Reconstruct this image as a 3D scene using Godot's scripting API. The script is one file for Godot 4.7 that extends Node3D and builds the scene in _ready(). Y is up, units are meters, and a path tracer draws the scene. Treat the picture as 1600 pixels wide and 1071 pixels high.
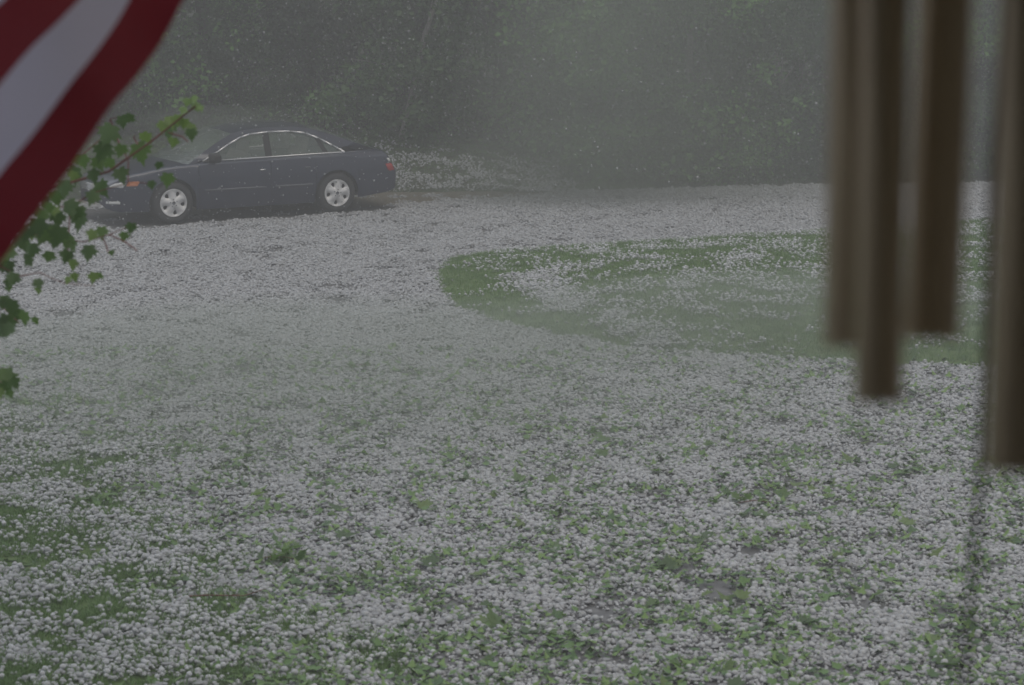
extends Node3D
# A hailstorm seen from a porch: white hail over a driveway loop, a dark blue sedan, dripping woods.
# Distances are in metres; the driveway is the plane y = 0.

const EYE := Vector3(0.0, 4.45, 0.0)
const LENS := 3400.0
var pitch := atan(647.5 / 3400.0)
var rng := RandomNumberGenerator.new()
var wobble := FastNoiseLite.new()
var patchy := FastNoiseLite.new()
var names := {}
var M := {}

# ------------------------------------------------------------------ naming
func numbered(called: String) -> String:
	var n: int = names.get(called, 0)
	names[called] = n + 1
	return called if n == 0 else "%s_%03d" % [called, n]

func tag(o: Node, label: String, category: String, group := "", kind := "") -> void:
	o.set_meta("label", label)
	o.set_meta("category", category)
	if group != "":
		o.set_meta("group", group)
	if kind != "":
		o.set_meta("kind", kind)

func thing(called: String, label: String, category: String, where := Vector3.ZERO, turn := 0.0, group := "", kind := "") -> Node3D:
	var o := Node3D.new()
	o.name = numbered(called)
	add_child(o)
	o.position = where
	o.rotation.y = turn
	tag(o, label, category, group, kind)
	return o

func obj(called: String, mesh: Mesh, mat: Material, parent: Node = null) -> MeshInstance3D:
	var o := MeshInstance3D.new()
	o.mesh = mesh
	o.material_override = mat
	if parent == null:
		o.name = numbered(called)
		add_child(o)
	else:
		o.name = called
		parent.add_child(o, true)
	return o

func scatter(called: String, mesh: Mesh, mat: Material, places: Array, parent: Node = null) -> MultiMeshInstance3D:
	var mm := MultiMesh.new()
	mm.transform_format = MultiMesh.TRANSFORM_3D
	mm.mesh = mesh
	mm.instance_count = places.size()
	for i in places.size():
		mm.set_instance_transform(i, places[i])
	var o := MultiMeshInstance3D.new()
	o.multimesh = mm
	o.material_override = mat
	o.set_meta("kind", "stuff")
	if parent == null:
		o.name = numbered(called)
		add_child(o)
	else:
		o.name = called
		parent.add_child(o, true)
	return o

# ------------------------------------------------------------------ shapes
func start(smooth := true) -> SurfaceTool:
	var st := SurfaceTool.new()
	st.begin(Mesh.PRIMITIVE_TRIANGLES)
	st.set_smooth_group(0 if smooth else -1)
	return st

func done(st: SurfaceTool) -> ArrayMesh:
	st.generate_normals()
	return st.commit()

func quad(st: SurfaceTool, a: Vector3, b: Vector3, c: Vector3, d: Vector3) -> void:
	for v in [a, b, c, a, c, d]:
		st.add_vertex(v)

func tri(st: SurfaceTool, a: Vector3, b: Vector3, c: Vector3) -> void:
	for v in [a, b, c]:
		st.add_vertex(v)

func sheet(st: SurfaceTool, rows: Array) -> void:
	for i in rows.size() - 1:
		for j in rows[i].size() - 1:
			quad(st, rows[i][j], rows[i][j + 1], rows[i + 1][j + 1], rows[i + 1][j])

func box(st: SurfaceTool, lo: Vector3, hi: Vector3) -> void:
	var p := []
	for k in 8:
		p.append(Vector3(hi.x if k & 1 else lo.x, hi.y if k & 2 else lo.y, hi.z if k & 4 else lo.z))
	for f in [[0, 2, 3, 1], [5, 7, 6, 4], [4, 6, 2, 0], [1, 3, 7, 5], [2, 6, 7, 3], [4, 0, 1, 5]]:
		quad(st, p[f[0]], p[f[1]], p[f[2]], p[f[3]])

func tube(st: SurfaceTool, pts: Array, radii: Array, sides := 7, caps := true) -> void:
	var rings := []
	var side := Vector3.RIGHT
	for i in pts.size():
		var along: Vector3 = (pts[mini(i + 1, pts.size() - 1)] - pts[maxi(i - 1, 0)]).normalized()
		side = (side - along * side.dot(along))
		if side.length() < 0.05:
			side = along.cross(Vector3.FORWARD)
			if side.length() < 0.05:
				side = along.cross(Vector3.UP)
		side = side.normalized()
		var up := along.cross(side)
		var r: float = radii[mini(i, radii.size() - 1)]
		var ring := []
		for k in sides + 1:
			var a := TAU * (k % sides) / sides
			ring.append(pts[i] + (side * cos(a) + up * sin(a)) * r)
		rings.append(ring)
	sheet(st, rings)
	if caps:
		for k in sides:
			tri(st, pts[0], rings[0][k], rings[0][k + 1])
			tri(st, pts[-1], rings[-1][k + 1], rings[-1][k])

func icosphere(level: int) -> Array:
	var t := (1.0 + sqrt(5.0)) / 2.0
	var v: Array = []
	for p in [[-1, t, 0], [1, t, 0], [-1, -t, 0], [1, -t, 0], [0, -1, t], [0, 1, t], [0, -1, -t], [0, 1, -t], [t, 0, -1], [t, 0, 1], [-t, 0, -1], [-t, 0, 1]]:
		v.append(Vector3(p[0], p[1], p[2]).normalized())
	var tris: Array = []
	for f in [[0, 11, 5], [0, 5, 1], [0, 1, 7], [0, 7, 10], [0, 10, 11], [1, 5, 9], [5, 11, 4], [11, 10, 2], [10, 7, 6], [7, 1, 8], [3, 9, 4], [3, 4, 2], [3, 2, 6], [3, 6, 8], [3, 8, 9], [4, 9, 5], [2, 4, 11], [6, 2, 10], [8, 6, 7], [9, 8, 1]]:
		tris.append([v[f[0]], v[f[2]], v[f[1]]])
	for n in level:
		var finer: Array = []
		for f in tris:
			var a: Vector3 = (f[0] + f[1]).normalized()
			var b: Vector3 = (f[1] + f[2]).normalized()
			var c: Vector3 = (f[2] + f[0]).normalized()
			finer.append_array([[f[0], a, c], [a, f[1], b], [c, b, f[2]], [a, b, c]])
		tris = finer
	return tris

func curve(x: float, pts: Array) -> float:
	# smooth interpolation through [x, y] pairs sorted by x
	if x <= pts[0][0]:
		return pts[0][1]
	for i in pts.size() - 1:
		if x <= pts[i + 1][0]:
			var t: float = (x - pts[i][0]) / (pts[i + 1][0] - pts[i][0])
			var a: float = pts[maxi(i - 1, 0)][1]
			var d: float = pts[mini(i + 2, pts.size() - 1)][1]
			return lerpf(lerpf(pts[i][1], pts[i + 1][1], t), cubic_interpolate(pts[i][1], pts[i + 1][1], a, d, t), 0.5)
	return pts[-1][1]

func seen(px: float, py: float, depth: float) -> Vector3:
	# the point at that depth before the eye
	var v := Vector3((px - 800.0) / LENS * depth, -(py - 535.5) / LENS * depth, -depth)
	return EYE + v.rotated(Vector3.RIGHT, -pitch)

func lin(r: float, g: float, b: float, a := 1.0) -> Color:
	var c := Color(r, g, b).linear_to_srgb()
	c.a = a
	return c

func mat(color: Color, rough := 0.8, metal := 0.0) -> StandardMaterial3D:
	var m := StandardMaterial3D.new()
	m.albedo_color = color
	m.roughness = rough
	m.metallic = metal
	m.cull_mode = BaseMaterial3D.CULL_DISABLED
	return m

func noise_tex(freq: float, colors: Array, stops: Array, sd: int, octaves := 4) -> NoiseTexture2D:
	var n := FastNoiseLite.new()
	n.noise_type = FastNoiseLite.TYPE_SIMPLEX_SMOOTH
	n.frequency = freq
	n.fractal_octaves = octaves
	n.seed = sd
	var g := Gradient.new()
	g.offsets = PackedFloat32Array(stops)
	g.colors = PackedColorArray(colors)
	var t := NoiseTexture2D.new()
	t.width = 512
	t.height = 512
	t.seamless = true
	t.noise = n
	t.color_ramp = g
	return t

func world_tex(m: StandardMaterial3D, t: Texture2D, scale: float) -> StandardMaterial3D:
	m.albedo_texture = t
	m.uv1_triplanar = true
	m.uv1_world_triplanar = true
	m.uv1_scale = Vector3.ONE * scale
	return m

func materials() -> void:
	M.asphalt = world_tex(mat(Color.WHITE, 0.5), noise_tex(0.03, [lin(0.09, 0.09, 0.095), lin(0.13, 0.13, 0.135), lin(0.185, 0.185, 0.19)], [0.2, 0.55, 0.9], 3, 6), 0.6)
	M.asphalt.heightmap_enabled = true
	M.asphalt.heightmap_texture = M.asphalt.albedo_texture
	M.asphalt.heightmap_scale = 0.6
	M.soil = world_tex(mat(Color.WHITE, 0.9), noise_tex(0.02, [lin(0.02, 0.03, 0.013), lin(0.035, 0.05, 0.02), lin(0.05, 0.042, 0.03)], [0.2, 0.55, 0.85], 5, 5), 0.35)
	M.turf = world_tex(mat(Color.WHITE, 0.9), noise_tex(0.03, [lin(0.065, 0.115, 0.035), lin(0.105, 0.175, 0.05), lin(0.15, 0.205, 0.075)], [0.2, 0.5, 0.85], 7, 5), 0.5)
	M.dirt = world_tex(mat(Color.WHITE, 0.6), noise_tex(0.03, [lin(0.12, 0.105, 0.08), lin(0.17, 0.15, 0.115), lin(0.22, 0.2, 0.16)], [0.2, 0.5, 0.85], 9, 5), 0.6)
	M.grass = mat(lin(0.125, 0.22, 0.068), 0.6)
	M.grass.backlight_enabled = true
	M.grass.backlight = lin(0.06, 0.11, 0.02)
	M.hail = mat(Color.WHITE, 0.35)
	M.hail.vertex_color_use_as_albedo = true
	M.stone = mat(lin(0.42, 0.43, 0.45), 0.35)
	M.leaf = []
	for c in [[0.04, 0.08, 0.02], [0.065, 0.12, 0.028], [0.11, 0.17, 0.045]]:
		var m := mat(lin(c[0], c[1], c[2]), 0.5)
		m.backlight_enabled = true
		m.backlight = lin(c[0] * 1.8, c[1] * 1.9, c[2] * 1.4)
		M.leaf.append(m)
	var young := mat(lin(0.16, 0.25, 0.09), 0.5)
	young.backlight_enabled = true
	young.backlight = lin(0.2, 0.3, 0.1)
	M.young_leaf = young
	M.wood_leaf = []
	for c in [[0.02, 0.044, 0.012], [0.04, 0.095, 0.02], [0.11, 0.24, 0.05]]:
		var m := mat(lin(c[0], c[1], c[2]), 0.55)
		m.backlight_enabled = true
		m.backlight = lin(c[0], c[1], c[2])
		M.wood_leaf.append(m)
	M.litter = [mat(lin(0.05, 0.115, 0.03), 0.5), mat(lin(0.095, 0.19, 0.045), 0.5), mat(lin(0.16, 0.27, 0.075), 0.5)]
	M.twig = mat(lin(0.16, 0.05, 0.04), 0.6)
	M.bark = world_tex(mat(Color.WHITE, 0.9), noise_tex(0.05, [lin(0.035, 0.028, 0.022), lin(0.08, 0.066, 0.05)], [0.3, 0.7], 12, 5), 3.0)
	M.pale_bark = world_tex(mat(Color.WHITE, 0.8), noise_tex(0.04, [lin(0.2, 0.19, 0.18), lin(0.42, 0.41, 0.4)], [0.25, 0.6], 13, 4), 2.5)
	M.red_cloth = mat(lin(0.14, 0.009, 0.016), 0.9)
	M.red_cloth.backlight_enabled = true
	M.red_cloth.backlight = lin(0.14, 0.009, 0.016)
	M.white_cloth = mat(lin(0.47, 0.45, 0.55), 0.9)
	M.white_cloth.backlight_enabled = true
	M.white_cloth.backlight = lin(0.47, 0.45, 0.55)
	M.blue_cloth = mat(lin(0.02, 0.03, 0.12), 0.85)
	M.bronze = mat(lin(0.72, 0.61, 0.46), 0.38, 0.4)
	M.cord = mat(lin(0.03, 0.03, 0.035), 0.9)
	M.timber = world_tex(mat(Color.WHITE, 0.7), noise_tex(0.02, [lin(0.26, 0.24, 0.2), lin(0.36, 0.33, 0.28)], [0.3, 0.7], 15, 4), 1.0)
	M.siding = mat(lin(0.55, 0.5, 0.43), 0.7)
	# the car
	M.paint = mat(lin(0.013, 0.019, 0.05), 0.28)
	M.paint.clearcoat_enabled = true
	M.paint.clearcoat = 1.0
	M.paint.clearcoat_roughness = 0.12
	M.glass = mat(Color(0.52, 0.58, 0.55, 0.34), 0.04)
	M.glass.transparency = BaseMaterial3D.TRANSPARENCY_ALPHA
	M.chrome = mat(lin(0.75, 0.75, 0.76), 0.25, 0.7)
	M.alloy = mat(lin(0.78, 0.78, 0.79), 0.4, 0.1)
	M.black = mat(lin(0.012, 0.012, 0.013), 0.7)
	M.tyre = mat(lin(0.035, 0.035, 0.037), 0.75)
	M.moulding = mat(lin(0.1, 0.105, 0.13), 0.35)
	M.seat = mat(lin(0.2, 0.19, 0.17), 0.85)
	M.red_lamp = mat(lin(0.42, 0.02, 0.015), 0.12)
	M.amber_lamp = mat(lin(0.75, 0.27, 0.12), 0.12)
	M.clear_lamp = mat(lin(0.75, 0.76, 0.76), 0.1)

# ------------------------------------------------------------------ terrain
var FAR_EDGE := [[-60.0, -36.5], [-11.27, -34.9], [-8.43, -35.6], [-5.37, -36.3], [-2.61, -36.84], [0.33, -37.02], [2.22, -37.49], [5.42, -38.25], [9.11, -38.55], [60.0, -40.0]]
var ISLAND := PackedVector2Array([Vector2(-0.97, -27.56), Vector2(-0.98, -28.35), Vector2(-0.87, -29.3), Vector2(-0.53, -29.66), Vector2(0, -30.08), Vector2(0.9, -30.45), Vector2(1.83, -30.83), Vector2(3.17, -31.41), Vector2(4.56, -32.02), Vector2(6.21, -32.73), Vector2(7.93, -33.46), Vector2(11.27, -34.0), Vector2(14, -33), Vector2(15, -28), Vector2(13, -23), Vector2(10, -21.4), Vector2(7.1, -21.49), Vector2(5.28, -21.97), Vector2(3.35, -22.31), Vector2(2.04, -22.73), Vector2(1.11, -23.2), Vector2(0.5, -23.77), Vector2(0, -24.36), Vector2(-0.45, -25.11), Vector2(-0.73, -25.86), Vector2(-0.87, -26.66)])
var LAWN := PackedVector2Array([Vector2(-1.0, -9.0), Vector2(-1.15, -12), Vector2(-1.75, -13.9), Vector2(-2.3, -15.6), Vector2(-3.1, -17.5), Vector2(-4.1, -19.4), Vector2(-5.0, -20.3), Vector2(-6.4, -21.2), Vector2(-12, -23), Vector2(-20, -22), Vector2(-20, -6), Vector2(-1.0, -6)])
var DIRT := PackedVector2Array([Vector2(-7.5, -35.6), Vector2(-6, -35.0), Vector2(-3.6, -34.6), Vector2(-2.6, -34.9), Vector2(-1.9, -35.45), Vector2(-1.0, -36.0), Vector2(0, -36.42), Vector2(0.6, -36.93), Vector2(-0.5, -37.3), Vector2(-3, -37.3), Vector2(-7.5, -36.6)])

func far_edge(x: float) -> float:
	return curve(x, FAR_EDGE)

func bank_height(x: float) -> float:
	return lerpf(0.5, 0.14, smoothstep(-2.6, 1.4, x))

func ground_height(x: float, z: float) -> float:
	var beyond := far_edge(x) - z
	if beyond <= 0.0:
		return 0.0
	var bank := bank_height(x) * smoothstep(0.0, 2.6, beyond)
	return bank + maxf(0.0, beyond - 2.0) * 0.11 + wobble.get_noise_2d(x * 3.0, z * 3.0) * 0.06 * minf(beyond, 1.0)

func depth_inside(p: Vector2, poly: PackedVector2Array) -> float:
	var best := 1e9
	for i in poly.size():
		var q := Geometry2D.get_closest_point_to_segment(p, poly[i], poly[(i + 1) % poly.size()])
		best = minf(best, p.distance_to(q))
	return best if Geometry2D.is_point_in_polygon(p, poly) else -best

func island_height(x: float, z: float) -> float:
	var d := depth_inside(Vector2(x, z), ISLAND) + wobble.get_noise_2d(x * 9.0, z * 9.0) * 0.1
	return clampf(d * 0.22, -0.06, 0.1) + smoothstep(0.3, 2.5, d) * 0.1

func lawn_height(x: float, z: float) -> float:
	var d := depth_inside(Vector2(x, z), LAWN) + wobble.get_noise_2d(x * 5.0, z * 5.0) * 1.5
	return clampf(d * 0.035, -0.05, 0.04)

func field(lo: Vector2, hi: Vector2, step: float, height: Callable) -> ArrayMesh:
	var rows := []
	var nx := int((hi.x - lo.x) / step)
	var nz := int((hi.y - lo.y) / step)
	for j in nz + 1:
		var row := []
		for i in nx + 1:
			var x := lo.x + i * step
			var z := lo.y + j * step
			row.append(Vector3(x, height.call(x, z), z))
		rows.append(row)
	var st := start()
	for j in nz:
		for i in nx:
			var a: Vector3 = rows[j][i]
			var b: Vector3 = rows[j][i + 1]
			var c: Vector3 = rows[j + 1][i + 1]
			var d: Vector3 = rows[j + 1][i]
			if maxf(maxf(a.y, b.y), maxf(c.y, d.y)) > -0.045:
				quad(st, a, b, c, d)
	return done(st)

func build_ground() -> void:
	var xs := [-300.0, -150.0, -80.0]
	for i in 81:
		xs.append(-40.0 + i)
	xs.append_array([80.0, 150.0, 300.0])
	var zs := [-300.0, -180.0, -110.0]
	for i in 61:
		zs.append(-80.0 + i)
	zs.append_array([-10.0, 20.0, 60.0, 300.0])
	var rows := []
	for z in zs:
		var row := []
		for x in xs:
			row.append(Vector3(x, ground_height(x, z) - 0.02, z))
		rows.append(row)
	var st := start()
	sheet(st, rows)
	var g := obj("ground", done(st), M.soil)
	tag(g, "dark sodden earth of the wood and of the bank behind the driveway", "ground", "", "structure")
	# the driveway: a sheet a little above the earth, with an uneven far edge
	st = start()
	rows = []
	for i in 61:
		var x := -24.0 + i * 0.8
		var fe := far_edge(x) + 0.15 + wobble.get_noise_2d(x * 8.0, 3.0) * 0.15
		var row := []
		for j in 11:
			row.append(Vector3(x, 0.0, lerpf(fe, 2.0, j / 10.0)))
		rows.append(row)
	for i in rows.size() - 1:
		for j in rows[i].size() - 1:
			quad(st, rows[i][j], rows[i + 1][j], rows[i + 1][j + 1], rows[i][j + 1])
	var d := obj("driveway", done(st), M.asphalt)
	tag(d, "wet grey driveway that loops round the grass island under the hail", "driveway", "", "structure")
	# dirt strip behind the car
	var flat := Geometry2D.triangulate_polygon(DIRT)
	st = start(false)
	for k in flat:
		st.add_vertex(Vector3(DIRT[k].x, 0.006, DIRT[k].y))
	var s := obj("dirt_verge", done(st), M.dirt)
	tag(s, "bare tan strip of wet dirt between the car's tail and the bank", "verge", "", "structure")
	var isl := obj("grass_island", field(Vector2(-1.6, -34.8), Vector2(13.0, -20.8), 0.2, island_height), M.turf)
	tag(isl, "low grassy island rounded at its tip inside the bend of the driveway", "island", "", "structure")
	var lawn := obj("lawn", field(Vector2(-12.0, -23.0), Vector2(0.0, -7.0), 0.2, lawn_height), M.turf)
	tag(lawn, "rough green lawn edge in the dim corner below the maple branch", "lawn", "", "structure")

# ------------------------------------------------------------------ hail and grass
func tuft(blades: int, height: float, spread: float) -> ArrayMesh:
	var st := start()
	for i in blades:
		var a := rng.randf() * TAU
		var p := Vector3(cos(a), 0, sin(a)) * rng.randf() * spread
		var lean := Vector3(rng.randf_range(-1, 1), 0, rng.randf_range(-1, 1)) * height * 0.7
		var h := height * rng.randf_range(0.5, 1.0)
		var w := Vector3(sin(a * 3.0), 0, cos(a * 3.0)) * 0.0035
		tri(st, p - w, p + w, p + Vector3(0, h * 0.6, 0) + lean * 0.4 + w * 0.7)
		tri(st, p - w, p + Vector3(0, h * 0.6, 0) + lean * 0.4 + w * 0.7, p + Vector3(0, h * 0.6, 0) + lean * 0.4 - w * 0.7)
		tri(st, p + Vector3(0, h * 0.6, 0) + lean * 0.4 - w * 0.7, p + Vector3(0, h * 0.6, 0) + lean * 0.4 + w * 0.7, p + Vector3(0, h * 0.85, 0) + lean)
	return done(st)

func hail_clump(count: int, radius: float, pale := 0.0) -> ArrayMesh:
	var ball := icosphere(1)
	var st := start()
	var placed := []
	for i in count:
		var a := rng.randf() * TAU
		var r := radius * pow(rng.randf(), 0.62)
		var s := rng.randf_range(0.0065, 0.0165)
		if rng.randf() < 0.14:
			s *= 1.35
		var p := Vector3(cos(a) * r, s * 0.72, sin(a) * r)
		var slush := i % 8 == 7
		var shade := rng.randf_range(0.3, 0.52) + pale
		st.set_color(Color(shade * 0.96, shade * 0.99, shade * 1.04))
		if slush:
			s *= 1.7
			p.y = 0.0015
			st.set_color(Color(0.28, 0.29, 0.305))
		for q in placed:
			if Vector2(p.x - q.x, p.z - q.z).length() < s * 0.9:
				p.y += s * 0.8
				break
		placed.append(p)
		var b := Basis.from_euler(Vector3(rng.randf() * 6.0, rng.randf() * 6.0, 0)).scaled(Vector3(s, s * (0.3 if slush else rng.randf_range(0.72, 0.95)), s * rng.randf_range(0.85, 1.1)))
		if slush:
			b = Basis(Vector3.UP, a * 3.0).scaled(Vector3(s, s * 0.22, s * 0.85))
		for f in ball:
			tri(st, p + b * f[0], p + b * f[1], p + b * f[2])
	return done(st)

func under_car(x: float, z: float) -> bool:
	var v := Vector2(x + 4.35, z + 34.46)
	var along := v.dot(Vector2(-0.881, 0.473))
	var side := v.dot(Vector2(0.473, 0.881))
	return absf(along) < 2.5 and side < 1.0 and side > -1.5

func build_hail() -> void:
	var clump := hail_clump(38, 0.19)
	var sparse := hail_clump(11, 0.16, 0.08)
	var places := []
	var loose := []
	var grass := []
	var tries := 60000
	for i in tries:
		var z := -10.0 - 30.5 * rng.randf()
		var half := -z * 0.262 + 0.6
		var x := rng.randf_range(-1.0, 1.0) * half
		if rng.randf() > half / 11.3:
			continue
		var y := 0.0
		var want := 0.74 * (0.86 + 0.5 * patchy.get_noise_2d(x * 26.0, z * 26.0))
		var drift := 0.0
		var beyond := far_edge(x) - z
		var inside := island_height(x, z) if x > -1.6 and z < -20.8 and z > -35.0 else -1.0
		var on_lawn := lawn_height(x, z) if x < -0.4 and z > -23.0 else -1.0
		if inside > 0.0:
			y = inside + 0.012
			want = smoothstep(0.0, 0.1, inside) * (0.36 + 1.4 * patchy.get_noise_2d(x * 22.0 + 50.0, z * 22.0)) * smoothstep(-0.9, 0.6, x) * (1.0 - 0.7 * smoothstep(-25.0, -23.4, z))
			for leg in [[Vector2(0.2, -27.3), Vector2(0.62, -25.2)], [Vector2(0.62, -25.2), Vector2(1.7, -22.9)]]:
				var q := Geometry2D.get_closest_point_to_segment(Vector2(x, z), leg[0], leg[1])
				drift = maxf(drift, exp(-pow(q.distance_to(Vector2(x, z)) / 0.3, 2.0)) * (0.75 + 1.2 * patchy.get_noise_2d(x * 40.0, z * 40.0)))
			want += drift
		elif on_lawn > 0.0:
			y = on_lawn + 0.015
			want = 0.52 + 1.2 * patchy.get_noise_2d(x * 34.0 + 20.0, z * 34.0) + 0.5 * smoothstep(0.05, 0.0, on_lawn) - 0.06 * clampf(-x - 2.0, 0.0, 2.0)
		elif beyond > 0.0:
			y = ground_height(x, z) + 0.03
			want = (0.62 + 0.9 * patchy.get_noise_2d(x * 30.0, z * 30.0)) * smoothstep(3.2, 1.2, beyond) * smoothstep(1.8, 0.0, x) * smoothstep(-4.2, -2.9, x)
		if Geometry2D.is_point_in_polygon(Vector2(x, z), DIRT):
			want *= 0.05
		var thick := inside <= 0.0 and on_lawn <= 0.0 and beyond <= 0.0 or drift > 0.55 or on_lawn > 0.0 and rng.randf() < 0.2
		if under_car(x, z):
			want *= 0.02
		if rng.randf() < want:
			var s := rng.randf_range(0.85, 1.2)
			var turn := Basis(Vector3.UP, rng.randf() * TAU).scaled(Vector3(s, s, s))
			if beyond > 0.0:
				var up := Vector3(ground_height(x - 0.2, z) - ground_height(x + 0.2, z), 0.4, ground_height(x, z - 0.2) - ground_height(x, z + 0.2)).normalized()
				turn = Basis(Vector3.UP.cross(up).normalized(), Vector3.UP.angle_to(up)) * turn
			(places if thick else loose).append(Transform3D(turn, Vector3(x, y, z)))
	var h := scatter("hail_cover", clump, M.hail, places)
	tag(h, "white hailstones lying thick over the grey driveway", "hail", "", "stuff")
	var h2 := scatter("hail_on_grass", sparse, M.hail, loose)
	tag(h2, "scattered white hailstones caught in the grass of island, bank and lawn", "hail", "", "stuff")
	# grass
	var blades := tuft(9, 0.075, 0.07)
	for i in 30000:
		var x := rng.randf_range(-1.4, 9.5)
		var z := rng.randf_range(-34.2, -21.2)
		if absf(x) > -z * 0.25 + 0.5:
			continue
		var y := island_height(x, z)
		if y > 0.0:
			var s := rng.randf_range(0.6, 1.15)
			grass.append(Transform3D(Basis(Vector3.UP, rng.randf() * TAU).scaled(Vector3(s, s, s)), Vector3(x, y, z)))
	for i in 20000:
		var z := rng.randf_range(-22.0, -10.5)
		var x := rng.randf_range(z * 0.25 - 0.4, -0.6)
		var y := lawn_height(x, z)
		if y > -0.045 and rng.randf() < 0.75 + patchy.get_noise_2d(x * 20.0, z * 20.0) + minf(0.0, y * 18.0):
			var s := rng.randf_range(0.6, 1.2)
			grass.append(Transform3D(Basis(Vector3.UP, rng.randf() * TAU).scaled(Vector3(s, s, s)), Vector3(x, y, z)))
	for i in 9000:
		var x := rng.randf_range(-11.0, 2.5)
		var z := far_edge(x) - rng.randf_range(0.2, 4.0)
		var s := rng.randf_range(0.6, 1.3)
		grass.append(Transform3D(Basis(Vector3.UP, rng.randf() * TAU).scaled(Vector3(s, s, s)), Vector3(x, ground_height(x, z) - 0.02, z)))
	var g := scatter("grass", blades, M.grass, grass)
	tag(g, "short wet grass on the island, the bank and the corner of the lawn", "grass", "", "stuff")
	# stones still in the air, and those that bounce off the ground and the car
	var st := start()
	for f in icosphere(1):
		tri(st, f[0], f[1], f[2])
	var stone := done(st)
	places = []
	for i in 9000:
		var z := -9.0 - 32.0 * sqrt(rng.randf())
		var x := rng.randf_range(-1.0, 1.0) * (-z * 0.25)
		var y := rng.randf_range(0.03, 4.6)
		if rng.randf() < 0.35:
			y = 0.03 + 0.35 * pow(rng.randf(), 2.0)
		if z < far_edge(x) - 0.3:
			continue
		var r := rng.randf_range(0.004, 0.0085)
		places.append(Transform3D(Basis.from_scale(Vector3(r, r * 1.1, r)), Vector3(x, y, z)))
	for i in 260:
		var a := rng.randf_range(-2.2, 2.2)
		var b := rng.randf_range(-0.7, 0.7)
		var top := 1.45 if absf(a + 0.4) < 0.9 else 1.1
		var r := rng.randf_range(0.004, 0.009)
		places.append(Transform3D(Basis.from_scale(Vector3(r, r, r)), Vector3(-4.35 - 0.881 * a + 0.473 * b, top + 0.3 * pow(rng.randf(), 2.0), -34.46 + 0.473 * a + 0.881 * b)))
	var fall := scatter("falling_hail", stone, M.stone, places)
	tag(fall, "small white hailstones falling and bouncing in the misty air", "hail", "", "stuff")

# ------------------------------------------------------------------ leaves
func maple_leaf(fold: float, droop: float) -> ArrayMesh:
	var half := [Vector2(0, 0.0), Vector2(0.16, -0.06), Vector2(0.38, -0.02), Vector2(0.3, 0.12), Vector2(0.62, 0.32), Vector2(0.4, 0.36), Vector2(0.46, 0.56), Vector2(0.24, 0.5), Vector2(0.22, 0.72), Vector2(0.1, 0.74), Vector2(0, 1.05)]
	var ring := []
	for i in half.size():
		ring.append(half[i])
	for i in range(half.size() - 2, 0, -1):
		ring.append(Vector2(-half[i].x, half[i].y))
	var shape := func(p: Vector2) -> Vector3:
		return Vector3(p.x, p.y, fold * absf(p.x) - droop * p.y * p.y - 0.1 * sin(p.x * 7.0) * p.y * fold)
	var st := start()
	var spine := [Vector2(0, 0.0), Vector2(0, 0.3), Vector2(0, 0.62), Vector2(0, 1.05)]
	for i in ring.size():
		var a: Vector2 = ring[i]
		var b: Vector2 = ring[(i + 1) % ring.size()]
		tri(st, shape.call(Vector2(0, 0.3)), shape.call(a), shape.call(b))
	return done(st)

var leaf_shapes := []

func hang_leaf(parent: Node3D, p: Vector3, size: float, k: int, face := 0.7, called := "leaf", kind := -1) -> void:
	# a leaf that hangs from p, its tip down, loosely facing the porch
	var down := Vector3(rng.randf_range(-0.55, 0.55), -1.0, rng.randf_range(-0.35, 0.5)).normalized()
	var out := Vector3(rng.randf_range(-face, face), rng.randf_range(0.0, 0.5), 1.0)
	out = (out - down * out.dot(down)).normalized()
	var b := Basis(down.cross(out), down, out) * Basis.from_scale(Vector3(size, size, size))
	var m: Material = M.young_leaf if kind == 3 else M.leaf[k % 3]
	var o := obj(called, leaf_shapes[rng.randi() % leaf_shapes.size()], m, parent)
	o.transform = Transform3D(b, p)

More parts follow.
